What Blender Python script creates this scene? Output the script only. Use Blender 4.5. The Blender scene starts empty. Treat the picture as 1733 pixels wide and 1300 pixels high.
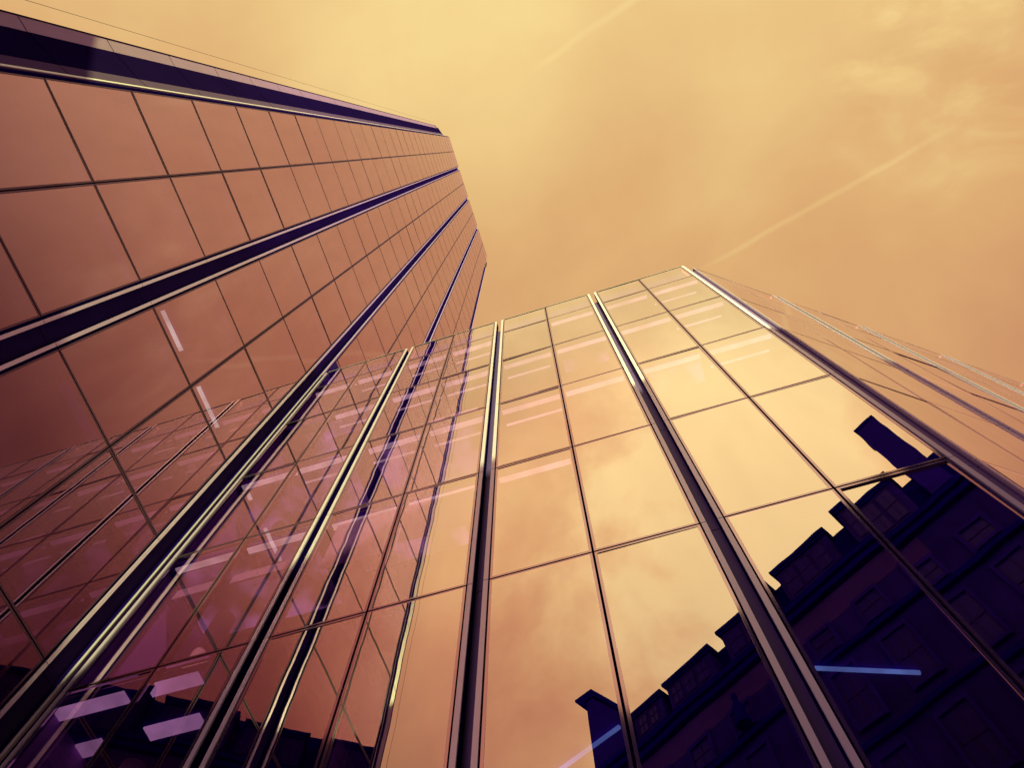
import bpy, bmesh, math, random
from mathutils import Vector, Matrix
random.seed(7)
S = bpy.context.scene
C = S.collection
E = 1.6                     # eye height: every z measured from the eye gets + E
# ------------------------------------------------------------------ camera
cam = bpy.data.cameras.new('camera'); co = bpy.data.objects.new('camera', cam); C.objects.link(co)
cam.sensor_width = 36; cam.lens = 25.108; cam.clip_end = 3000; cam.clip_start = .05
R_ = Vector((0.955727, 0.294247, 0.002004)); D_ = Vector((-0.278565, 0.906946, -0.315991)); F_ = Vector((-0.094797, 0.301443, 0.94876))
co.matrix_world = Matrix(((R_.x, -D_.x, -F_.x, 0), (R_.y, -D_.y, -F_.y, 0), (R_.z, -D_.z, -F_.z, E), (0, 0, 0, 1)))
S.camera = co
S.view_settings.view_transform = 'Standard'; S.view_settings.look = 'None'
S.view_settings.exposure = 0; S.view_settings.gamma = 1
S.render.engine = 'CYCLES'
S.cycles.caustics_reflective = False; S.cycles.caustics_refractive = False
S.cycles.max_bounces = 14; S.cycles.glossy_bounces = 8; S.cycles.transparent_max_bounces = 24; S.cycles.diffuse_bounces = 3
# ------------------------------------------------------------------ node helpers
def N(nt, t, **k):
    n = nt.nodes.new(t)
    for a, v in k.items(): setattr(n, a, v)
    return n
def L(nt, a, b): nt.links.new(a, b)
def math_(nt, op, a, b=None, c=None, clamp=False):
    n = N(nt, 'ShaderNodeMath', operation=op); n.use_clamp = clamp
    for i, v in enumerate((a, b, c)):
        if v is None: continue
        if isinstance(v, (int, float)): n.inputs[i].default_value = v
        else: L(nt, v, n.inputs[i])
    return n.outputs[0]
def dot_(nt, a, v):
    n = N(nt, 'ShaderNodeVectorMath', operation='DOT_PRODUCT'); L(nt, a, n.inputs[0]); n.inputs[1].default_value = v
    return n.outputs['Value']
def mr(nt, v, a, b, c=0., d=1., smooth=False):
    n = N(nt, 'ShaderNodeMapRange'); n.inputs[1].default_value = a; n.inputs[2].default_value = b
    n.inputs[3].default_value = c; n.inputs[4].default_value = d
    if smooth: n.interpolation_type = 'SMOOTHSTEP'
    L(nt, v, n.inputs[0]); return n.outputs[0]
# ------------------------------------------------------------------ sun and sky
SUN = Vector((.33, -1, .97)).normalized()
elev = math.asin(SUN.z); rot = math.atan2(SUN.x, SUN.y)
sl = bpy.data.lights.new('sun', 'SUN'); so = bpy.data.objects.new('sun', sl); C.objects.link(so)
sl.energy = 5; sl.angle = math.radians(.6); sl.color = (.86, 1, .34)
so.rotation_euler = SUN.to_track_quat('Z', 'Y').to_euler(); so.location = (0, 0, 60)
W = bpy.data.worlds.new('World'); S.world = W; W.use_nodes = True
nt = W.node_tree; nt.nodes.clear()
wo = N(nt, 'ShaderNodeOutputWorld'); bg = N(nt, 'ShaderNodeBackground'); L(nt, bg.outputs[0], wo.inputs[0])
tc = N(nt, 'ShaderNodeTexCoord'); d = tc.outputs['Generated']
sky = N(nt, 'ShaderNodeTexSky', sky_type='NISHITA'); sky.sun_disc = False; sky.sun_elevation = elev; sky.sun_rotation = rot
bw = N(nt, 'ShaderNodeRGBToBW'); L(nt, sky.outputs[0], bw.inputs[0])
skyf = mr(nt, bw.outputs[0], 0, 12, 0, .18)
glow = mr(nt, dot_(nt, d, SUN), .25, .86)
glow = math_(nt, 'MULTIPLY', glow, .40)
def cloud(scale, detail, lo, hi, amp, dist=0., stretch=None, rough=.55):
    src = d
    if stretch:
        m = N(nt, 'ShaderNodeMapping'); m.inputs['Scale'].default_value = stretch[0]; m.inputs['Rotation'].default_value = stretch[1]
        L(nt, d, m.inputs[0]); src = m.outputs[0]
    n = N(nt, 'ShaderNodeTexNoise'); n.inputs['Scale'].default_value = scale; n.inputs['Detail'].default_value = detail
    n.inputs['Distortion'].default_value = dist; n.inputs['Roughness'].default_value = rough; L(nt, src, n.inputs['Vector'])
    return mr(nt, n.outputs[0], lo, hi, 0, amp, True)
def blob(v, width):
    v = Vector(v).normalized()
    return mr(nt, dot_(nt, d, v), math.cos(width), 1, 0, 1, True)
f = math_(nt, 'ADD', glow, skyf)
f = math_(nt, 'ADD', f, cloud(2.4, 6, .25, .8, .24, .5))
f = math_(nt, 'ADD', f, cloud(9, 5, .3, .75, .05, .3))
f = math_(nt, 'ADD', f, .06)
f = math_(nt, 'ADD', f, math_(nt, 'MULTIPLY', cloud(8, 8, .42, .72, .26, .5, ((1, 1.5, 1), (0, 0, .4)), .55), blob((.50, .05, .87), .20)))
f = math_(nt, 'ADD', f, math_(nt, 'MULTIPLY', cloud(4.2, 9, .34, .68, .62, .25, ((1, 1.3, 1), (0, .3, .5)), .58), blob((.10, -.60, .80), .42)))
f = math_(nt, 'ADD', f, math_(nt, 'MULTIPLY', cloud(3.6, 9, .35, .68, .30, .25, ((1.4, 1, 1), (.3, 0, .2)), .58), blob((.26, -.42, .87), .34)))
f = math_(nt, 'ADD', f, math_(nt, 'MULTIPLY', blob((.34, -.42, .86), .55), .12))
f = math_(nt, 'ADD', f, math_(nt, 'MULTIPLY', blob((-.07, -.12, .99), .24), .20))
f = math_(nt, 'SUBTRACT', f, math_(nt, 'MULTIPLY', blob((-.22, -.70, .68), .38), .42))
f = math_(nt, 'SUBTRACT', f, math_(nt, 'MULTIPLY', blob((-.06, -.44, .90), .26), .16))
f = math_(nt, 'SUBTRACT', f, math_(nt, 'MULTIPLY', blob((.84, .30, .46), .62), .25))
f = math_(nt, 'SUBTRACT', f, math_(nt, 'MULTIPLY', blob((.60, -.55, .60), .42), .70))
def trail(a, b, width, strength, c0, c1, fade=.1):
    a = Vector(a).normalized(); b = Vector(b).normalized(); n = a.cross(b).normalized(); t = (b - a).normalized()
    wob = N(nt, 'ShaderNodeTexNoise'); wob.inputs['Scale'].default_value = 9; wob.inputs['Detail'].default_value = 4; L(nt, d, wob.inputs['Vector'])
    off = mr(nt, wob.outputs[0], .3, .7, -width * .45, width * .45)
    dd = math_(nt, 'ABSOLUTE', math_(nt, 'ADD', dot_(nt, d, n), off))
    core = mr(nt, dd, 0, width, 1, 0, True)
    tt = dot_(nt, d, t)
    lim = math_(nt, 'MULTIPLY', mr(nt, tt, a.dot(t) + c0, a.dot(t) + c0 + fade, 0, 1, True), mr(nt, tt, b.dot(t) + c1 - fade, b.dot(t) + c1, 1, 0, True))
    up = mr(nt, dot_(nt, d, (0, 0, 1)), .2, .5)
    n2 = N(nt, 'ShaderNodeTexNoise'); n2.inputs['Scale'].default_value = 16; n2.inputs['Detail'].default_value = 6; L(nt, d, n2.inputs['Vector'])
    m = math_(nt, 'MULTIPLY', math_(nt, 'MULTIPLY', core, lim), mr(nt, n2.outputs[0], .25, .6, .45, strength * 4))
    return math_(nt, 'MULTIPLY', math_(nt, 'MULTIPLY', m, up), .25)
f = math_(nt, 'ADD', f, trail((.20, .22, .95), (.48, .13, .87), .006, .13, -.05, .05, .12))
f = math_(nt, 'ADD', f, trail((.08, -.09, .99), (.19, -.12, .97), .007, .07, -.05, .25, .06))
cr = N(nt, 'ShaderNodeValToRGB'); cr.color_ramp.interpolation = 'B_SPLINE'
el = cr.color_ramp.elements
el[0].position = 0; el[0].color = (.44, .16, .10, 1)
el[1].position = 1; el[1].color = (.98, .80, .34, 1)
for p, c in ((.22, (.67, .34, .155)), (.42, (.74, .43, .18)), (.62, (.83, .55, .23)), (.8, (.92, .66, .275))):
    e_ = el.new(p); e_.color = (*c, 1)
L(nt, f, cr.inputs[0])
# violet band low over the horizon, added out of view to tint the fins
hz = mr(nt, dot_(nt, d, (0, 0, 1)), .22, .48, 1, 0, True)
mxw = N(nt, 'ShaderNodeMix', data_type='RGBA'); L(nt, hz, mxw.inputs[0]); L(nt, cr.outputs[0], mxw.inputs[6]); mxw.inputs[7].default_value = (.80, .42, 1.25, 1)
L(nt, mxw.outputs[2], bg.inputs[0]); L(nt, mr(nt, blob((.06, -.64, .76), .50), 0, .6, 1.0, 1.38, True), bg.inputs[1])   # the sky is brightest on the sun's side

# ------------------------------------------------------------------ materials
def mat(name):
    m = bpy.data.materials.new(name); m.use_nodes = True; return m
def surf(name, col, rough=.5, metal=0., var=.12, scale=3., spec=.3, emit=None, es=1.):
    m = mat(name); t = m.node_tree; b = t.nodes['Principled BSDF']
    b.inputs['Roughness'].default_value = rough; b.inputs['Metallic'].default_value = metal
    b.inputs['Specular IOR Level'].default_value = spec
    g = N(t, 'ShaderNodeNewGeometry'); n = N(t, 'ShaderNodeTexNoise'); n.inputs['Scale'].default_value = scale; n.inputs['Detail'].default_value = 6
    L(t, g.outputs['Position'], n.inputs['Vector'])
    mx = N(t, 'ShaderNodeMix', data_type='RGBA'); L(t, n.outputs[0], mx.inputs[0])
    mx.inputs[6].default_value = (*[c * (1 - var) for c in col], 1); mx.inputs[7].default_value = (*[c * (1 + var) for c in col], 1)
    L(t, mx.outputs[2], b.inputs['Base Color'])
    if emit:
        b.inputs['Emission Color'].default_value = (*emit, 1)
        en = N(t, 'ShaderNodeTexNoise'); en.inputs['Scale'].default_value = 1.6; en.inputs['Detail'].default_value = 2; L(t, g.outputs['Position'], en.inputs['Vector'])
        L(t, mr(t, en.outputs[0], .3, .7, es * .6, es * 1.25), b.inputs['Emission Strength'])
    return m
def glass(name, tint, ramp, wave=.0007):
    # coated pane: mirror reflection whose tint shifts with the angle, over a dim see-through to the rooms
    m = mat(name); t = m.node_tree; t.nodes.clear()
    out = N(t, 'ShaderNodeOutputMaterial')
    gl = N(t, 'ShaderNodeBsdfGlossy'); gl.inputs['Roughness'].default_value = 0.0
    tr = N(t, 'ShaderNodeBsdfTransparent'); tr.inputs[0].default_value = (*tint, 1)
    ad = N(t, 'ShaderNodeAddShader'); L(t, gl.outputs[0], ad.inputs[0]); L(t, tr.outputs[0], ad.inputs[1]); L(t, ad.outputs[0], out.inputs[0])
    lw = N(t, 'ShaderNodeLayerWeight'); lw.inputs[0].default_value = .5
    r = N(t, 'ShaderNodeValToRGB'); e = r.color_ramp.elements; r.color_ramp.interpolation = 'EASE'
    r.color_ramp.interpolation = 'LINEAR'
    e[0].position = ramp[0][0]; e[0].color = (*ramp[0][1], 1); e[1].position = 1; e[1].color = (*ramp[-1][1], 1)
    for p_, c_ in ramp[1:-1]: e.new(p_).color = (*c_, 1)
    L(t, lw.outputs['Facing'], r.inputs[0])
    g = N(t, 'ShaderNodeNewGeometry')
    gm_ = N(t, 'ShaderNodeMapping'); gm_.inputs['Scale'].default_value = (1.4, 1.4, .35); L(t, g.outputs['Position'], gm_.inputs[0])
    gn = N(t, 'ShaderNodeTexNoise'); gn.inputs['Scale'].default_value = 1.1; gn.inputs['Detail'].default_value = 7; L(t, gm_.outputs[0], gn.inputs['Vector'])
    gx = N(t, 'ShaderNodeVectorMath', operation='SCALE'); L(t, r.outputs[0], gx.inputs[0]); L(t, mr(t, gn.outputs[0], .3, .7, .96, 1.03), gx.inputs['Scale']); L(t, gx.outputs[0], gl.inputs[0]); oi = N(t, 'ShaderNodeObjectInfo')
    v = N(t, 'ShaderNodeVectorMath', operation='ADD')
    sc = math_(t, 'MULTIPLY', oi.outputs['Random'], 90.)
    cb = N(t, 'ShaderNodeCombineXYZ'); L(t, sc, cb.inputs[0]); L(t, sc, cb.inputs[1])
    L(t, g.outputs['Position'], v.inputs[0]); L(t, cb.outputs[0], v.inputs[1])
    n = N(t, 'ShaderNodeTexNoise'); n.inputs['Scale'].default_value = .75; n.inputs['Detail'].default_value = 1.5
    L(t, v.outputs[0], n.inputs['Vector'])
    bp = N(t, 'ShaderNodeBump'); bp.inputs['Strength'].default_value = 1; bp.inputs['Distance'].default_value = wave
    L(t, n.outputs[0], bp.inputs['Height']); L(t, bp.outputs[0], gl.inputs['Normal'])
    return m
M = {}
M['glassR'] = glass('office_glass', (.42, .27, .54), [(0, (.46, .36, .44)), (.35, (.58, .475, .53)), (.5, (.70, .585, .62)), (.7, (.82, .72, .76)), (1, (.95, .88, .90))], .0018)
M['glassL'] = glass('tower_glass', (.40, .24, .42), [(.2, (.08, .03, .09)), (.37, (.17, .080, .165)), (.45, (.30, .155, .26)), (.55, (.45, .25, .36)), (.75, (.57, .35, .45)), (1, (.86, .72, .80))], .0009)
M['alu'] = surf('pale_aluminium', (.90, .72, .98), .36, .30, .05, 2, .2)
M['alu_tower'] = surf('pale_aluminium_tower', (.78, .57, .96), .38, .30, .06, 2, .2)
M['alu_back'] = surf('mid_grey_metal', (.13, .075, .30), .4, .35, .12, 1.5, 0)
M['frit'] = surf('pane_border', (.52, .34, .50), .08, .88, .1, 2, 0)
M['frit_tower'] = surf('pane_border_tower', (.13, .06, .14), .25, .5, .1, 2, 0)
M['frit_wing'] = surf('pane_border_wing', (.72, .52, .66), .25, .8, .1, 2, 0)
M['post'] = surf('corner_post_metal', (.26, .15, .42), .4, .3, .1, 2, 0)
M['clad_shade'] = surf('groove_shade_metal', (.016, .006, .065), .5, 0, .2, .8, 0)  # base colour darkened for the shade on the groove's turned face
M['pale_band'] = surf('pale_band_stone', (.075, .03, .12), .85, 0, .5, .5, 0)  # lighter, uneven stone tone for a band of the old wall
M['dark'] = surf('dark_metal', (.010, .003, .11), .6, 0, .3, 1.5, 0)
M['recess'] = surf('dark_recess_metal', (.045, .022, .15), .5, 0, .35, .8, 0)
M['joint'] = surf('black_gasket', (.006, .001, .04), .8, 0, .1, 2, 0)
M['room'] = surf('room_surface', (.05, .015, .30), .8, 0, .3, .6, 0)
M['soffit'] = surf('pale_ceiling_edge', (.85, .55, .5), .8, 0, .1, .6, 0)
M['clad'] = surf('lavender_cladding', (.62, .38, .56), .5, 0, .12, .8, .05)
M['slat'] = surf('blind_slat', (.92, .75, .85), .6, 0, .1, 2, .1)
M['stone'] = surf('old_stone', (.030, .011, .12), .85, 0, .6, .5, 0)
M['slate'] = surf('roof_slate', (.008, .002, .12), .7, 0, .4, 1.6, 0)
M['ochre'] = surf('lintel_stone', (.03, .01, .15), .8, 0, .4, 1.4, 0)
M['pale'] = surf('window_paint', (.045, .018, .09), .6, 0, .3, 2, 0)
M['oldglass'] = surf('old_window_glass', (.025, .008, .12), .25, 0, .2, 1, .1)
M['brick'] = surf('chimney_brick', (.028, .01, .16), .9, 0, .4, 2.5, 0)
M['ground'] = surf('paving_ground', (.20, .14, .22), .9, 0, .3, .4, 0)
M['asphalt'] = surf('asphalt', (.06, .05, .07), .9, 0, .3, 1, 0)
M['kerb'] = surf('kerb_stone', (.2, .15, .18), .9, 0, .3, 1, 0)
M['lampW'] = surf('lit_strip_warm', (.5, .5, .5), emit=(.52, .46, .30), es=1.)
M['lampP'] = surf('lit_strip_pink', (.5, .5, .5), emit=(.42, .26, .31), es=1.)
M['lampB'] = surf('lit_strip_blue', (.5, .5, .5), emit=(.14, .32, .50), es=1.)
M['lampL'] = surf('lit_tube', (.8, .8, .8), emit=(.80, 1.25, .75), es=.8)
M['ceil'] = surf('glowing_ceiling', (.5, .4, .5), emit=(.16, .10, .12), es=1.)  # emits in place of light falling on the ceiling
M['pale_wall'] = surf('pale_room_wall', (.55, .22, .75), .8, 0, .25, .5, 0)
M['clad_inner_shade'] = surf('inner_cladding_shade', (.17, .10, .20), .5, 0, .12, .8, 0)  # cladding colour darkened in place of shade, since the sun strikes this fold
M['white'] = surf('white_trim', (.85, .75, .8), .3, 0, .04, 2, .5)

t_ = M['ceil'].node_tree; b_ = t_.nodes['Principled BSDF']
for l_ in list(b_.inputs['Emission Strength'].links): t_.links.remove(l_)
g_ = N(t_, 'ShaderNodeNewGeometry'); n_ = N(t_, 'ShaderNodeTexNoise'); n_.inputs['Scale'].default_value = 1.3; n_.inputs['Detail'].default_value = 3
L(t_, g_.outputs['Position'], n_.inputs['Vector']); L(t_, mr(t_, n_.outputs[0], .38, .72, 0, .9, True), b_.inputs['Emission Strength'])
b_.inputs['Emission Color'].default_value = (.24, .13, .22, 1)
# ------------------------------------------------------------------ mesh helpers
def box(bm, x0, x1, y0, y1, z0, z1, T=None, mi=0):
    vs = [Vector((x, y, z)) for x in (x0, x1) for y in (y0, y1) for z in (z0, z1)]
    if T: vs = [T @ v for v in vs]
    vs = [bm.verts.new(v) for v in vs]
    for q in ((0, 1, 3, 2), (4, 6, 7, 5), (0, 4, 5, 1), (2, 3, 7, 6), (0, 2, 6, 4), (1, 5, 7, 3)):
        fc = bm.faces.new([vs[i] for i in q]); fc.material_index = mi
def prism(bm, poly, z0, z1, T=None, mi=0):
    a = [Vector((p[0], p[1], z0)) for p in poly]; b = [Vector((p[0], p[1], z1)) for p in poly]
    if T: a = [T @ v for v in a]; b = [T @ v for v in b]
    a = [bm.verts.new(v) for v in a]; b = [bm.verts.new(v) for v in b]; n = len(poly)
    bm.faces.new(a[::-1]).material_index = mi; bm.faces.new(b).material_index = mi
    for i in range(n): bm.faces.new((a[i], a[(i + 1) % n], b[(i + 1) % n], b[i])).material_index = mi
def slab_poly(bm, poly, y0, y1, T, mi=0):          # a polygon drawn in (s, z), thickness along y
    a = [bm.verts.new(T @ Vector((p[0], y0, p[1]))) for p in poly]; b = [bm.verts.new(T @ Vector((p[0], y1, p[1]))) for p in poly]; n = len(poly)
    bm.faces.new(a).material_index = mi; bm.faces.new(b[::-1]).material_index = mi
    for i in range(n): bm.faces.new((a[i], b[i], b[(i + 1) % n], a[(i + 1) % n])).material_index = mi
def lathe(bm, prof, cx, cy, T, n=16):
    rings = []
    for r, z in prof: rings.append([bm.verts.new(T @ Vector((cx + r * math.cos(6.2832*k/n), cy + r * math.sin(6.2832*k/n), z))) for k in range(n)])
    for A, B in zip(rings[:-1], rings[1:]):
        for k in range(n): bm.faces.new((A[k], A[(k+1) % n], B[(k+1) % n], B[k]))
    bm.faces.new(rings[0][::-1]); bm.faces.new(rings[-1])
def obj(name, bm, m, parent=None, smooth=False):
    bmesh.ops.recalc_face_normals(bm, faces=bm.faces)
    me = bpy.data.meshes.new(name); bm.to_mesh(me); bm.free()
    for k in (m if isinstance(m, (list, tuple)) else [m]): me.materials.append(k)
    o = bpy.data.objects.new(name, me); C.objects.link(o)
    if parent: o.parent = parent; o.matrix_parent_inverse = Matrix.Identity(4)
    return o
def thing(name, label, cat, loc=(0, 0, 0), group=None):
    o = bpy.data.objects.new(name, None); C.objects.link(o); o.location = loc; o['label'] = label; o['category'] = cat
    if group: o['group'] = group
    return o
def tag(o, label, cat, group=None):
    o['label'] = label; o['category'] = cat
    if group: o['group'] = group
    return o
def struct(name, bm, m):
    o = obj(name, bm, m); o['kind'] = 'structure'; return o
def bmn(): return bmesh.new()

# ------------------------------------------------------------------ ground
b = bmn(); box(b, -600, 600, -600, 600, -.5, -.15); struct('ground', b, M['asphalt'])
b = bmn(); prism(b, [(-9.7, 6), (-9.7, -30), (-5, -30), (-5, 1.5), (4.4, 1.5), (26, 17), (22, 18.6), (5.1, 6.2)], -.146, 0); struct('pavement', b, M['ground'])
b = bmn(); prism(b, [(-4.85, -30), (-4.995, -30), (-4.995, 1.495), (-4.85, 1.35)], -.15, .003)
box(b, -4.84, 4.3, 1.345, 1.495, -.15, .003); struct('kerb', b, M['kerb'])

# ------------------------------------------------------------------ facade kit
# A facade frame T maps (s along the wall, y depth into the building, z) to the world.
window_meshes = {}
FR = {'glassR': 'frit', 'glassL': 'frit_tower', 'glassW': 'frit_wing'}
M['glassW'] = M['glassR']
def window_mesh(w, h, gm):
    key = (round(w, 3), round(h, 3), gm)
    if key in window_meshes: return window_meshes[key]
    me = []
    bb = bmn(); f_ = .042
    box(bb, -w/2, w/2, -.004, .03, -h/2, -h/2 + f_); box(bb, -w/2, w/2, -.004, .03, h/2 - f_, h/2)
    box(bb, -w/2, -w/2 + f_, -.004, .03, -h/2 + f_ + .001, h/2 - f_ - .001); box(bb, w/2 - f_, w/2, -.004, .03, -h/2 + f_ + .001, h/2 - f_ - .001)
    bmesh.ops.recalc_face_normals(bb, faces=bb.faces)
    m1 = bpy.data.meshes.new('window'); bb.to_mesh(m1); bb.free(); m1.materials.append(M[FR[gm]])
    bb = bmn(); a, c = w/2 - f_ + .002, h/2 - f_ + .002
    bb.faces.new([bb.verts.new(v) for v in ((-a, 0, -c), (a, 0, -c), (a, 0, c), (-a, 0, c))])
    m2 = bpy.data.meshes.new('pane'); bb.to_mesh(m2); bb.free(); m2.materials.append(M[gm])
    window_meshes[key] = (m1, m2); return m1, m2
def window(parent, T, s0, s1, z0, z1, gm, tilt=.0030):
    m1, m2 = window_mesh(s1 - s0, z1 - z0, gm)
    o = bpy.data.objects.new('window', m1); C.objects.link(o); o.parent = parent
    o.matrix_local = T @ Matrix.Translation(((s0 + s1)/2, 0, (z0 + z1)/2))
    p = bpy.data.objects.new('pane', m2); C.objects.link(p); p.parent = o
    p.matrix_local = Matrix.Rotation(random.gauss(0, tilt), 4, 'X') @ Matrix.Rotation(random.gauss(0, tilt), 4, 'Z')
def windows_mass(parent, T, cells, gm, tilt=.0011):
    b1, f_ = bmn(), .042
    for s0, s1, z0, z1 in cells:
        box(b1, s0, s1, -.004, .03, z0, z0 + f_, T); box(b1, s0, s1, -.004, .03, z1 - f_, z1, T)
        box(b1, s0, s0 + f_, -.004, .03, z0 + f_ + .001, z1 - f_ - .001, T); box(b1, s1 - f_, s1, -.004, .03, z0 + f_ + .001, z1 - f_ - .001, T)
        w, h = (s1 - s0)/2 - f_ + .002, (z1 - z0)/2 - f_ + .002; cs, cz = (s0 + s1)/2, (z0 + z1)/2
        rx, rz = random.gauss(0, tilt), random.gauss(0, tilt)
        fc = b1.faces.new([b1.verts.new(T @ Vector((cs + i*w, rz*i*w - rx*j*h, cz + j*h))) for i, j in ((-1, -1), (1, -1), (1, 1), (-1, 1))]); fc.material_index = 1
    o = obj('window', b1, [M[FR[gm]], M[gm]], parent); o['kind'] = 'stuff'; return o
def fin(parent, T, s0, s1, rows, top, mt, proud=.012):
    b = bmn(); lv = [-.0] + rows + [top]
    for a, c in zip(lv[:-1], lv[1:]): box(b, s0, s1, -proud, .02, a + .008, c - .008, T)
    box(b, s0 + .006, s1 - .006, -proud + .008, .018, 0, top - .02, T, 1)
    obj('fin', b, [mt, M['joint']], parent)
def backing(parent, T, spans, verts, rows, top, y0=.034, y1=.09):
    for s in verts:
        b = bmn(); box(b, s - .045, s + .045, y0, y1 + .05, 0, top - .03, T); obj('mullion', b, M['joint'], parent)
    for z in rows:
        b = bmn()
        for s0, s1 in spans:
            box(b, s0, s1, y0 + .002, y1, z - .045, z + .045, T)
        obj('transom', b, M['joint'], parent)
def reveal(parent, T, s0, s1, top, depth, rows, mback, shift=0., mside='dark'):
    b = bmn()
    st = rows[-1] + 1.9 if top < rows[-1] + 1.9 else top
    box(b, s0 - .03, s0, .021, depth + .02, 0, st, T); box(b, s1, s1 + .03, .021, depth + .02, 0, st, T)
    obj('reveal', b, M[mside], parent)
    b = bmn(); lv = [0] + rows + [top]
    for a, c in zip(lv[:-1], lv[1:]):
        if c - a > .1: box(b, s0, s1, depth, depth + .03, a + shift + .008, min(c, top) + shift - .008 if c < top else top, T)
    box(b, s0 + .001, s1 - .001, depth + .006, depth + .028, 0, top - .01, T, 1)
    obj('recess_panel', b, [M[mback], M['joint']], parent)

# ------------------------------------------------------------------ office block (right hand building)
DR = 6.0
TR = Matrix.Translation((0, DR, 0))
rowsR = [1.55 + E, 9.565 + E, 13.6 + E, 17.55 + E, 21.52 + E, 25.09 + E]
topR = 27.06 + E; coreR = 26.15 + E
office = thing('office_building', 'lower glass office block with pale metal fins, mirroring old rooftops, at right', 'building')
PER = 3.695
cent = [-9.8 + .0, -6.11, -2.42, 1.285, 4.97]
def bay(parent, T, s0, s1, rows, top, gm, mass=None, g=.018):
    mid = (s0 + s1)/2
    lv = [0] + rows + [top]
    for a, c in zip(lv[:-1], lv[1:]):
        for u0, u1 in ((s0, mid - g), (mid + g, s1)):
            cell = (u0, u1, a + g, c - g)
            if mass is None: window(parent, T, *cell, gm)
            else: mass.append(cell)
spans = []
for i in range(4):
    a, c = cent[i] + (.195 if i else .26), cent[i + 1] - .195
    spans.append((a, c)); bay(office, TR, a, c, rowsR, topR, 'glassR')
backing(office, TR, spans, [(a + c)/2 for a, c in spans], rowsR, topR)
for i, c in enumerate(cent):
    if 0 < i < 4:
        fin(office, TR, c - .168, c - .09, rowsR, topR + .03, M['alu']); fin(office, TR, c + .09, c + .168, rowsR, topR + .03, M['alu'])
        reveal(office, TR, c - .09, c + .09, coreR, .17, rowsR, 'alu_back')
        b = bmn(); box(b, c - .195, c - .169, .035, .07, 0, topR - .02, TR); box(b, c + .169, c + .195, .035, .07, 0, topR - .02, TR); obj('gasket', b, M['joint'], office)
    elif i == 0:
        fin(office, TR, c + .145, c + .225, rowsR, topR, M['alu_tower'])
        b = bmn(); box(b, c + .228, c + .258, .03, .07, 0, topR - .02, TR); box(b, c + .03, c + .145, .03, .07, 0, topR - .02, TR); obj('gasket', b, M['joint'], office)
# splayed wing
ang = math.atan2(14.592 - 6.13, 16.812 - 5.16)
T2 = Matrix.Translation((5.16, 6.13, 0)) @ Matrix.Rotation(ang, 4, 'Z')
c = cent[4]
fin(office, TR, c - .168, c - .09, rowsR, topR + .03, M['alu'])
fin(office, T2, .02, .085, rowsR, topR + .03, M['alu'])
b = bmn(); box(b, c - .195, c - .169, .035, .07, 0, topR - .02, TR); box(b, .086, .11, .035, .07, 0, topR - .02, T2); obj('gasket', b, M['joint'], office)
b = bmn()      # grooved corner post between the two glass walls
cp = [(4.885, 6.10), (4.93, 6.10), (4.935, 6.06), (5.0, 6.07), (5.01, 6.11), (5.06, 6.12), (5.07, 6.085), (5.15, 6.125), (5.16, 6.22), (4.885, 6.22)]
lv = [0] + rowsR + [coreR + .3]
for a, z in zip(lv[:-1], lv[1:]): prism(b, cp, a - .25 + .008 if a else 0, z - .25 - .008)
prism(b, [(p[0] * .998 + .01, p[1] + .01) for p in cp[:-2]] + [(5.15, 6.21), (4.895, 6.21)], 0, coreR, mi=1)
obj('corner_post', b, [M['post'], M['joint']], office)
mass = []
S2 = [(.11, 3.30), (3.70, 6.95), (7.35, 10.60), (11.0, 14.25), (14.65, 17.9)]
for i, (a, z) in enumerate(S2): bay(office, T2, a, z, rowsR, topR, 'glassW', None if i < 2 else mass, .006)
windows_mass(office, T2, mass, 'glassW')
backing(office, T2, S2, [(a + z)/2 for a, z in S2], rowsR, topR)
for i in range(4):
    c0 = (S2[i][1] + S2[i + 1][0])/2
    fin(office, T2, c0 - .19, c0 - .09, rowsR, topR + .03, M['alu'], .02); fin(office, T2, c0 + .09, c0 + .19, rowsR, topR + .03, M['alu'], .05)
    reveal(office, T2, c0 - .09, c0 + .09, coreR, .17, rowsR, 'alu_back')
# copings
b = bmn()
for a, z in spans: box(b, a, z, -.018, .06, topR, topR + .035, TR)
for a, z in S2: box(b, a, z, -.005, .06, topR, topR + .02, T2)
for a, z in spans: box(b, a, z, .062, .45, topR - .035, topR + .01, TR, 1)
for a, z in S2: box(b, a, z, .062, .2, topR - .035, topR + .01, T2, 1)
box(b, .1, 18.2, .201, .6, topR - .035, topR + .01, T2, 1)
obj('coping', b, [M['white'], M['room']], office)

# rooms: floors, ceilings, back wall, roof
fp = [(-9.70, 6.20), (4.95, 6.20), (5.2, 6.33), (19.4, 16.65), (14, 24), (-9.70, 24)]
for z in [0.0] + rowsR[:-1]:
    b = bmn(); prism(b, fp, z - .24, z + .10); obj('floor', b, M['room'], office)
b = bmn(); prism(b, fp, coreR - .35, coreR - .02); obj('roof', b, M['room'], office)
b = bmn()
for a, c in spans: box(b, a, c, .2, .4, coreR - .015, topR - .1, TR)
for a, c in S2: box(b, a, c, .2, .4, coreR - .015, topR - .1, T2)
obj('parapet_wall', b, M['room'], office)
b = bmn()
prism(b, [(-9.69, 10.6), (3.6, 10.6), (16.8, 20.3), (16.7, 20.5), (3.5, 10.8), (-9.69, 10.8)], 0, coreR - .4)
obj('inner_wall', b, M['room'], office)
b = bmn(); box(b, -9.79, -9.705, 6.2, 24, 0, coreR); obj('end_wall', b, M['pale_wall'], office)
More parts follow.
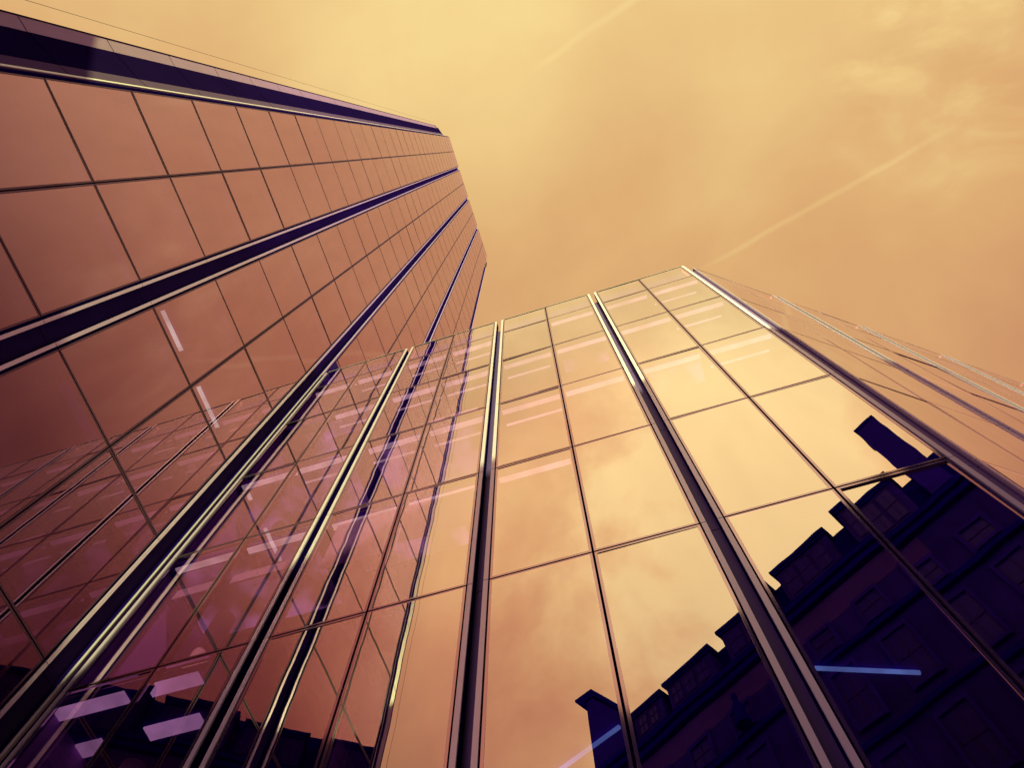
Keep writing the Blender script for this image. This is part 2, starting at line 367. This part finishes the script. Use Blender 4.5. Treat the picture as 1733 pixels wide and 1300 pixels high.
# lit ceiling strips along the windows
for k, z in enumerate(rowsR[1:]):
    zc = z - .245
    for i, (a, c) in enumerate(spans):
        mid = (a + c)/2
        for j, (u0, u1) in enumerate(((a, mid - .06), (mid + .06, c))):
            if k == 0:
                continue
            else: strips = ((.12, .26 if i < 2 else .235), (.51, .565))
            for q, (w0, w1) in enumerate(strips):
                if k == 1 and (q == 1 or i > 2 or (i == 2 and j)): continue
                if (k * 3 + i * 5 + j * 2 + q) % 3 == 1 and q == 1: continue
                if (k * 5 + i * 3 + j) % 11 == 4: continue
                b = bmn(); end = .05 + .10 * ((i + j + k) % 2) + (.12 if q else 0)
                box(b, u0 + .03, u1 - end + .1, DR + w0, DR + w1, zc - .03, zc - .002)
                obj('ceiling_light', b, M['lampW'], office)
# ceiling patches that glow by themselves, standing in for room light
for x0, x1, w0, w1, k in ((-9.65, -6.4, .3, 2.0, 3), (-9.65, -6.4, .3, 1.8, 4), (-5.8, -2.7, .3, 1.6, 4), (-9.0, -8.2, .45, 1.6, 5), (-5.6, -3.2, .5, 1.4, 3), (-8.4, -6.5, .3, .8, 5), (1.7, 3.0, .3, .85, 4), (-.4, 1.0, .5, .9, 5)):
    b = bmn(); box(b, x0, x1, DR + w0, DR + w1, rowsR[k - 1] - .262, rowsR[k - 1] - .243); obj('ceiling_glow', b, M['ceil'], office)
# columns standing behind the glass
for cx_ in (-9.0, -5.2):
    b = bmn(); lathe(b, [(.22, .1)] + [(.22, coreR - .4)], cx_, DR + 1.6, Matrix.Identity(4)); obj('column', b, M['soffit'], office)
for x0, x1, w0, w1 in ((-9.69, -8.42, .10, .34), (-8.02, -7.12, .10, .34), (-9.69, -9.22, .86, 1.14), (-8.45, -7.45, .86, 1.14)):
    b = bmn(); box(b, x0, x1, DR + w0, DR + w1, rowsR[1] - .275, rowsR[1] - .245); obj('ceiling_light', b, M['lampP'], office)
# tube lights in the rooms
def tube(p0, p1, z, m, w=.026):
    p0, p1 = Vector((*p0, z)), Vector((*p1, z)); dd = p1 - p0; a = math.atan2(dd.y, dd.x)
    T = Matrix.Translation(p0) @ Matrix.Rotation(a, 4, 'Z')
    b = bmn(); box(b, 0, dd.length, -w, w, -.05, -.0, T); return b
obj('tube_light', tube((2.25, 8.87), (3.82, 9.44), 9.30 + E, None), M['lampB'], office)
obj('tube_light', tube((-.98, 9.09), (-2.3, 9.75), 9.30 + E, None), M['lampB'], office)
# venetian blinds
b = bmn()
for i, (u0, u1) in enumerate(((-5.75, -4.35), (-4.2, -2.75))):
    for k in range(58):
        z = 13.3 + E - k * .038
        if z < 12.55 + E - (u0 + 5.75) * -.12 - .9: break
        box(b, u0, u1, DR + .16, DR + .178, z - .009, z + .009)
obj('blind', b, M['slat'], office)
b = bmn()
for k in range(7):
    z = 9.0 + E + 3.35 - k * .045
    box(b, -9.0, -8.1, DR + .16, DR + .2, z - .011, z + .011); box(b, -7.75, -6.6, DR + .16, DR + .2, z - .011, z + .011)
obj('blind', b, M['slat'], office)
for x0, x1, z0, z1 in ((-4.25, -3.85, 17.7, 18.15), (-3.65, -2.9, 17.66, 18.15), (-2.15, -1.2, 17.66, 18.0)):
    b = bmn(); box(b, x0, x1, DR + .12, DR + .4, z0 + E, z1 + E); obj('cabinet', b, M['slat'], office)

# ------------------------------------------------------------------ tower (left hand building)
DL = 9.8
TL = Matrix.Translation((-DL, 0, 0)) @ Matrix.Rotation(math.radians(90), 4, 'Z')     # s -> +y, depth -> -x
rowsL = []; z = 17.64 - 3.935 * 4
while z < 122.5: rowsL.append(z + E); z += 3.935
topL = 125.7 + E; coreL = 118.5 + E
tower = thing('office_tower', 'tall glass tower with coppery panes and dark vertical recesses, rising at the left', 'building')
mass = []
baysL = [(-4.57, .305), (1.0, 5.42), (6.10, 10.53), (11.22, 16.04)]
cL = [.655, 5.757, 10.875, 16.40]
big = 0
for i, (a, c) in enumerate(baysL):
    mid = (a + c)/2 + (.02 if i == 0 else 0); g = .015
    if i == 0: mid = -2.15
    lv = [0] + rowsL + [topL]
    for r, (z0, z1) in enumerate(zip(lv[:-1], lv[1:])):
        for u0, u1 in ((a, mid - g), (mid + g, c)):
            cell = (u0, u1, z0 + g, z1 - g)
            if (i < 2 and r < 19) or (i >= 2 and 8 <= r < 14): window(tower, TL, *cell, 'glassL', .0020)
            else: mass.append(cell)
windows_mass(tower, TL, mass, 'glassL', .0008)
backing(tower, TL, baysL, [-2.15, 3.21, 8.315, 13.63], rowsL, topL)
for i, c in enumerate(cL):
    if i < 3:
        fin(tower, TL, c - .281, c - .205, rowsL, topL - 2, M['alu_tower'], .01)
        fin(tower, TL, c + .203, c + .281, rowsL, topL - 2, M['alu_tower'], .03 if i else .012)
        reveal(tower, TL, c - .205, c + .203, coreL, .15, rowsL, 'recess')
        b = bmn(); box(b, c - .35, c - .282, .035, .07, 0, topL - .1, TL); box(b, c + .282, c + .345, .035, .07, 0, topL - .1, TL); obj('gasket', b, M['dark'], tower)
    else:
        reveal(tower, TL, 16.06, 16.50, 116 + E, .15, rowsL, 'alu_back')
        fin(tower, TL, 16.53, 16.60, rowsL, 116.5 + E, M['alu_tower'])
b = bmn()
for a, z in baysL: box(b, a, z, .035, .8, topL - .05, topL + .01, TL)
obj('coping', b, M['room'], tower)
# bright raised lip on the fin in the corner
b = bmn(); lv = [0] + rowsL + [topL - 2]
for a, c in zip(lv[:-1], lv[1:]): box(b, 5.95, 5.968, -.055, -.031, a + .01, c - .01, TL); 
obj('fin_lip', b, M['white'], tower)
# near end: shallow folded groove of cladding
def at(x, y): return Vector((y, -(x + DL)))         # world xy -> facade (s, depth)
P = [(-9.80, -4.66), (-10.05, -5.07), (-10.40, -5.94), (-10.45, -6.32)]
gro = [z + 1.3 for z in rowsL if z + 1.3 < 113 + E]
def fold(name, p, q, m, top, th=.05):
    b = bmn(); lv = [0] + gro + [top]; d2 = (Vector(q) - Vector(p)).normalized(); n = Vector((d2.y, -d2.x))
    if n.x > 0: n = -n
    for a, c in zip(lv[:-1], lv[1:]):
        prism(b, [p, q, tuple(Vector(q) + n*th), tuple(Vector(p) + n*th)], a + .022, c - .022)
    e = n * .012
    prism(b, [tuple(Vector(p) + e), tuple(Vector(q) + e), tuple(Vector(q) + n*(th - .01)), tuple(Vector(p) + n*(th - .01))], 0, top - .02, mi=1)
    obj(name, b, [m, M['joint']], tower)
fold('cladding_panel', P[0], P[1], M['clad_inner_shade'], 116 + E)
fold('cladding_panel', (P[1][0] + .002, P[1][1] - .004), P[2], M['clad_shade'], 114.5 + E)
fold('cladding_panel', (P[2][0] + .002, P[2][1] - .004), P[3], M['clad'], 114.5 + E)
b = bmn(); box(b, -10.47, -10.44, -6.36, -6.325, 0, 115 + E); obj('edge_trim', b, M['joint'], tower)
b = bmn(); box(b, -9.83, -9.80, -4.655, -4.59, 0, topL - 1); obj('gasket', b, M['dark'], tower)
b = bmn(); prism(b, [(-9.80, -4.695), (-9.79, -4.71), (-9.815, -4.755), (-9.83, -4.74)], 0, 118 + E); obj('edge_strip', b, M['white'], tower)  # white trim strip added to carry the sun's glint along the edge
b = bmn(); box(b, -10.6, -10.42, -6.35, -5.5, 115.3 + E, 115.6 + E); box(b, -10.4, -10.3, -5.55, -5.45, 111 + E, 115.3 + E); obj('bracket', b, M['clad'], tower)
b = bmn(); box(b, -10.458, -10.45, -6.798, -6.79, 0, 114 + E)
obj('cable', b, M['joint'], tower)
# dark abutment where the office block meets the tower
b = bmn(); box(b, 6.08, 6.74, -.012, .02, 0, 29.2 + E, TL); obj('abutment_panel', b, M['recess'], tower)
b = bmn()
fpL = [(-10.0, -4.5), (-10.0, 16.45), (-30, 16.45), (-30, -6.2), (-10.6, -6.2), (-10.2, -5.0)]
for z in [0] + rowsL[:]:
    prism(b, fpL, z - .24, z + .10)
obj('floor', b, M['room'], tower)
for z in rowsL[:14]:
    b = bmn(); box(b, -10.45, -10.18, -4.4, 16.3, z - .30, z - .243); obj('ceiling_edge', b, M['soffit'], tower)
b = bmn(); prism(b, fpL, coreL - .4, coreL); obj('roof', b, M['room'], tower)
b = bmn(); box(b, -15.2, -15.0, -5.6, 16.4, 0, coreL - .5); box(b, -30, -10.1, 16.46, 16.6, 0, 116 + E); box(b, -30, -10.52, -6.32, -6.21, 0, 114 + E)
obj('inner_wall', b, M['room'], tower)
b = bmn(); prism(b, [(-10.02, -4.62), (-10.02, 16.42), (-10.3, 16.42), (-10.3, -4.62)], coreL + .01, topL - .3); obj('parapet_wall', b, M['room'], tower)
zc = 21.32 + E
obj('tube_light', tube((-11.6, 1.39), (-11.6, 2.72), zc, None, .06), M['lampL'], tower)
obj('tube_light', tube((-11.6, 3.95), (-11.6, 5.40), zc, None, .06), M['lampL'], tower)

# ------------------------------------------------------------------ old building behind the viewer (seen mirrored in the glass)
u = Vector((20.59, 12.73)).normalized()
TO = Matrix.Translation((-3.41, -22.65, 0)) @ Matrix(((-u.x, -u.y, 0, 0), (-u.y, u.x, 0, 0), (0, 0, 1, 0), (0, 0, 0, 1)))
TO = Matrix.Translation((-3.41, -22.65, 0)) @ Matrix(((u.x, u.y, 0, 0), (u.y, -u.x, 0, 0), (0, 0, 1, 0), (0, 0, 0, 1)))   # s along u, depth away from the viewer
old = thing('old_building', 'dark old stone building with dormers and chimneys, mirrored in the glass of the office block', 'building')
s0, s1 = -3.2, 62.
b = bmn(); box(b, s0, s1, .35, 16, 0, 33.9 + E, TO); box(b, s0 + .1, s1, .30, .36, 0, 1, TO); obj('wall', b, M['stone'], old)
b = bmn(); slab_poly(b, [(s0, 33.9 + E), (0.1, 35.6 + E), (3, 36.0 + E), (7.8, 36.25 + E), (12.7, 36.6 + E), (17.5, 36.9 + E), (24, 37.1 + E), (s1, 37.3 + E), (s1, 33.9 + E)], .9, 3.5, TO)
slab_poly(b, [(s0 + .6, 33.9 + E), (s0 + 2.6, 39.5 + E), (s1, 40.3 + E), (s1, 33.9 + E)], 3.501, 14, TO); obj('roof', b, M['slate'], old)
b = bmn()
for z, h, p in ((33.6, .35, .55), (33.2, .4, .35), (29.2, .3, .3), (24.4, .28, .22), (19.6, .28, .22), (14.8, .4, .35), (10, .3, .2), (5, .5, .4)):
    box(b, s0 - p * .3, s1, .35 - p, .352, z + E - h, z + E, TO)
obj('cornice', b, M['slate'], old)
# dormers: (s from, s to, top)
dorm = [(.25, 2.95, 35.95), (3.15, 7.2, 36.15), (7.95, 12.5, 36.45), (12.95, 17.05, 36.8), (17.9, 21.9, 37.35), (25.0, 29.2, 36.6), (30.0, 34.2, 36.6), (35.0, 39.2, 36.6), (40., 44.2, 36.6), (45., 49.2, 36.6), (50., 54.2, 36.6), (55., 59.2, 36.6)]
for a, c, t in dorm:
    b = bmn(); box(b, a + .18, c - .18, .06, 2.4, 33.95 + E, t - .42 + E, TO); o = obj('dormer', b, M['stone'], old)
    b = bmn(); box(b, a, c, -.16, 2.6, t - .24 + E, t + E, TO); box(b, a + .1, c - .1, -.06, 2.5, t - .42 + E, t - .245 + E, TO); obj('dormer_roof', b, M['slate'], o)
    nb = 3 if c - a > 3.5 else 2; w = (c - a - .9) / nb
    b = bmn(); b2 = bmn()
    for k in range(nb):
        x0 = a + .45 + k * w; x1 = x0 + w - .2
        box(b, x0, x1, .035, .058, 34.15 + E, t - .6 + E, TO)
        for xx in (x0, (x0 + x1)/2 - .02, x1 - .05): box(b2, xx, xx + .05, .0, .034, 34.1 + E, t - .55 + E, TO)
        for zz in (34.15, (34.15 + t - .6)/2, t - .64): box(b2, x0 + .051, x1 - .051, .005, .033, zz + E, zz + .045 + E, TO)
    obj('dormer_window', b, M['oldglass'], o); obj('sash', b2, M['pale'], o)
b = bmn(); box(b, -1.8, 20.5, .33, .349, 31.2 + E, 32.75 + E, TO); obj('pale_band', b, M['pale_band'], old)  # paler band of wall under the dormers
# chimneys
b = bmn()
slab_poly(b, [(-3.15, 33.9 + E), (0.0, 33.9 + E), (0.0, 36.0 + E), (-2.6, 39.7 + E), (-3.15, 39.7 + E)], .2, 2.0, TO); o = obj('chimney', b, M['brick'], old)
b = bmn(); slab_poly(b, [(-3.55, 39.6 + E), (-3.2, 39.3 + E), (-3.2, 39.702 + E), (-2.4, 39.702 + E), (.05, 36.05 + E), (.25, 36.25 + E), (-2.46, 40.35 + E), (-4.1, 40.6 + E), (-4.1, 40.4 + E)], .05, 2.15, TO); obj('chimney_cap', b, M['slate'], o)
b = bmn(); box(b, 22.6, 24.0, -.02, 1.9, 33.9 + E, 42.05 + E, TO); o = obj('chimney', b, M['brick'], old)
b = bmn(); box(b, 22.55, 24.06, -.07, 1.95, 42.051 + E, 42.35 + E, TO); obj('chimney_cap', b, M['slate'], o)
for sx, w, h in ((36., 1.6, 42), (50., 1.8, 42)):
    b = bmn(); box(b, sx, sx + w, 3, 5, 33.9 + E, h - 3 + E, TO); o = obj('chimney', b, M['brick'], old)
    b = bmn(); box(b, sx - .15, sx + w + .15, 2.85, 5.15, h - 2.999 + E, h - 2.7 + E, TO); obj('chimney_cap', b, M['slate'], o)
# finial on the parapet
b = bmn()
lathe(b, [(.42, 29.2 + E), (.42, 29.6 + E), (.22, 29.75 + E), (.30, 30.1 + E), (.34, 30.4 + E), (.18, 30.8 + E), (.1, 30.95 + E), (.19, 31.15 + E), (.17, 31.35 + E), (.02, 31.5 + E)], 7.6, -.35, TO)
obj('finial', b, M['slate'], old)
# wall windows, each with stone surround and sash bars
wf = bmn(); frame_i = 0
lev = [(29.6, 31.0), (25.2, 28.2), (20.4, 23.4), (15.6, 18.6)]
meA = meB = None
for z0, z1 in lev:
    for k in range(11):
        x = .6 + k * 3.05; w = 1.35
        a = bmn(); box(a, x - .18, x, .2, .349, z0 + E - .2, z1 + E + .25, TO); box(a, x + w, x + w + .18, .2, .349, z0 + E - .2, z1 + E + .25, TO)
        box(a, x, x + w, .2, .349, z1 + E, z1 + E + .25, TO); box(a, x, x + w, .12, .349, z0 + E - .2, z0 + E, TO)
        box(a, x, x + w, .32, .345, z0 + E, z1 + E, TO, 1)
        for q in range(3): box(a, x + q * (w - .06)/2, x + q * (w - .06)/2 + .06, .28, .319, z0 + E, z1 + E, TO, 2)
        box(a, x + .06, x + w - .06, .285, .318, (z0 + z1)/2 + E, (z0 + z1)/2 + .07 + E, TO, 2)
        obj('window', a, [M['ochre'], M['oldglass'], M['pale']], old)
wf.free()
# ------------------------------------------------------------------ neutral check
bpy.context.view_layer.update()
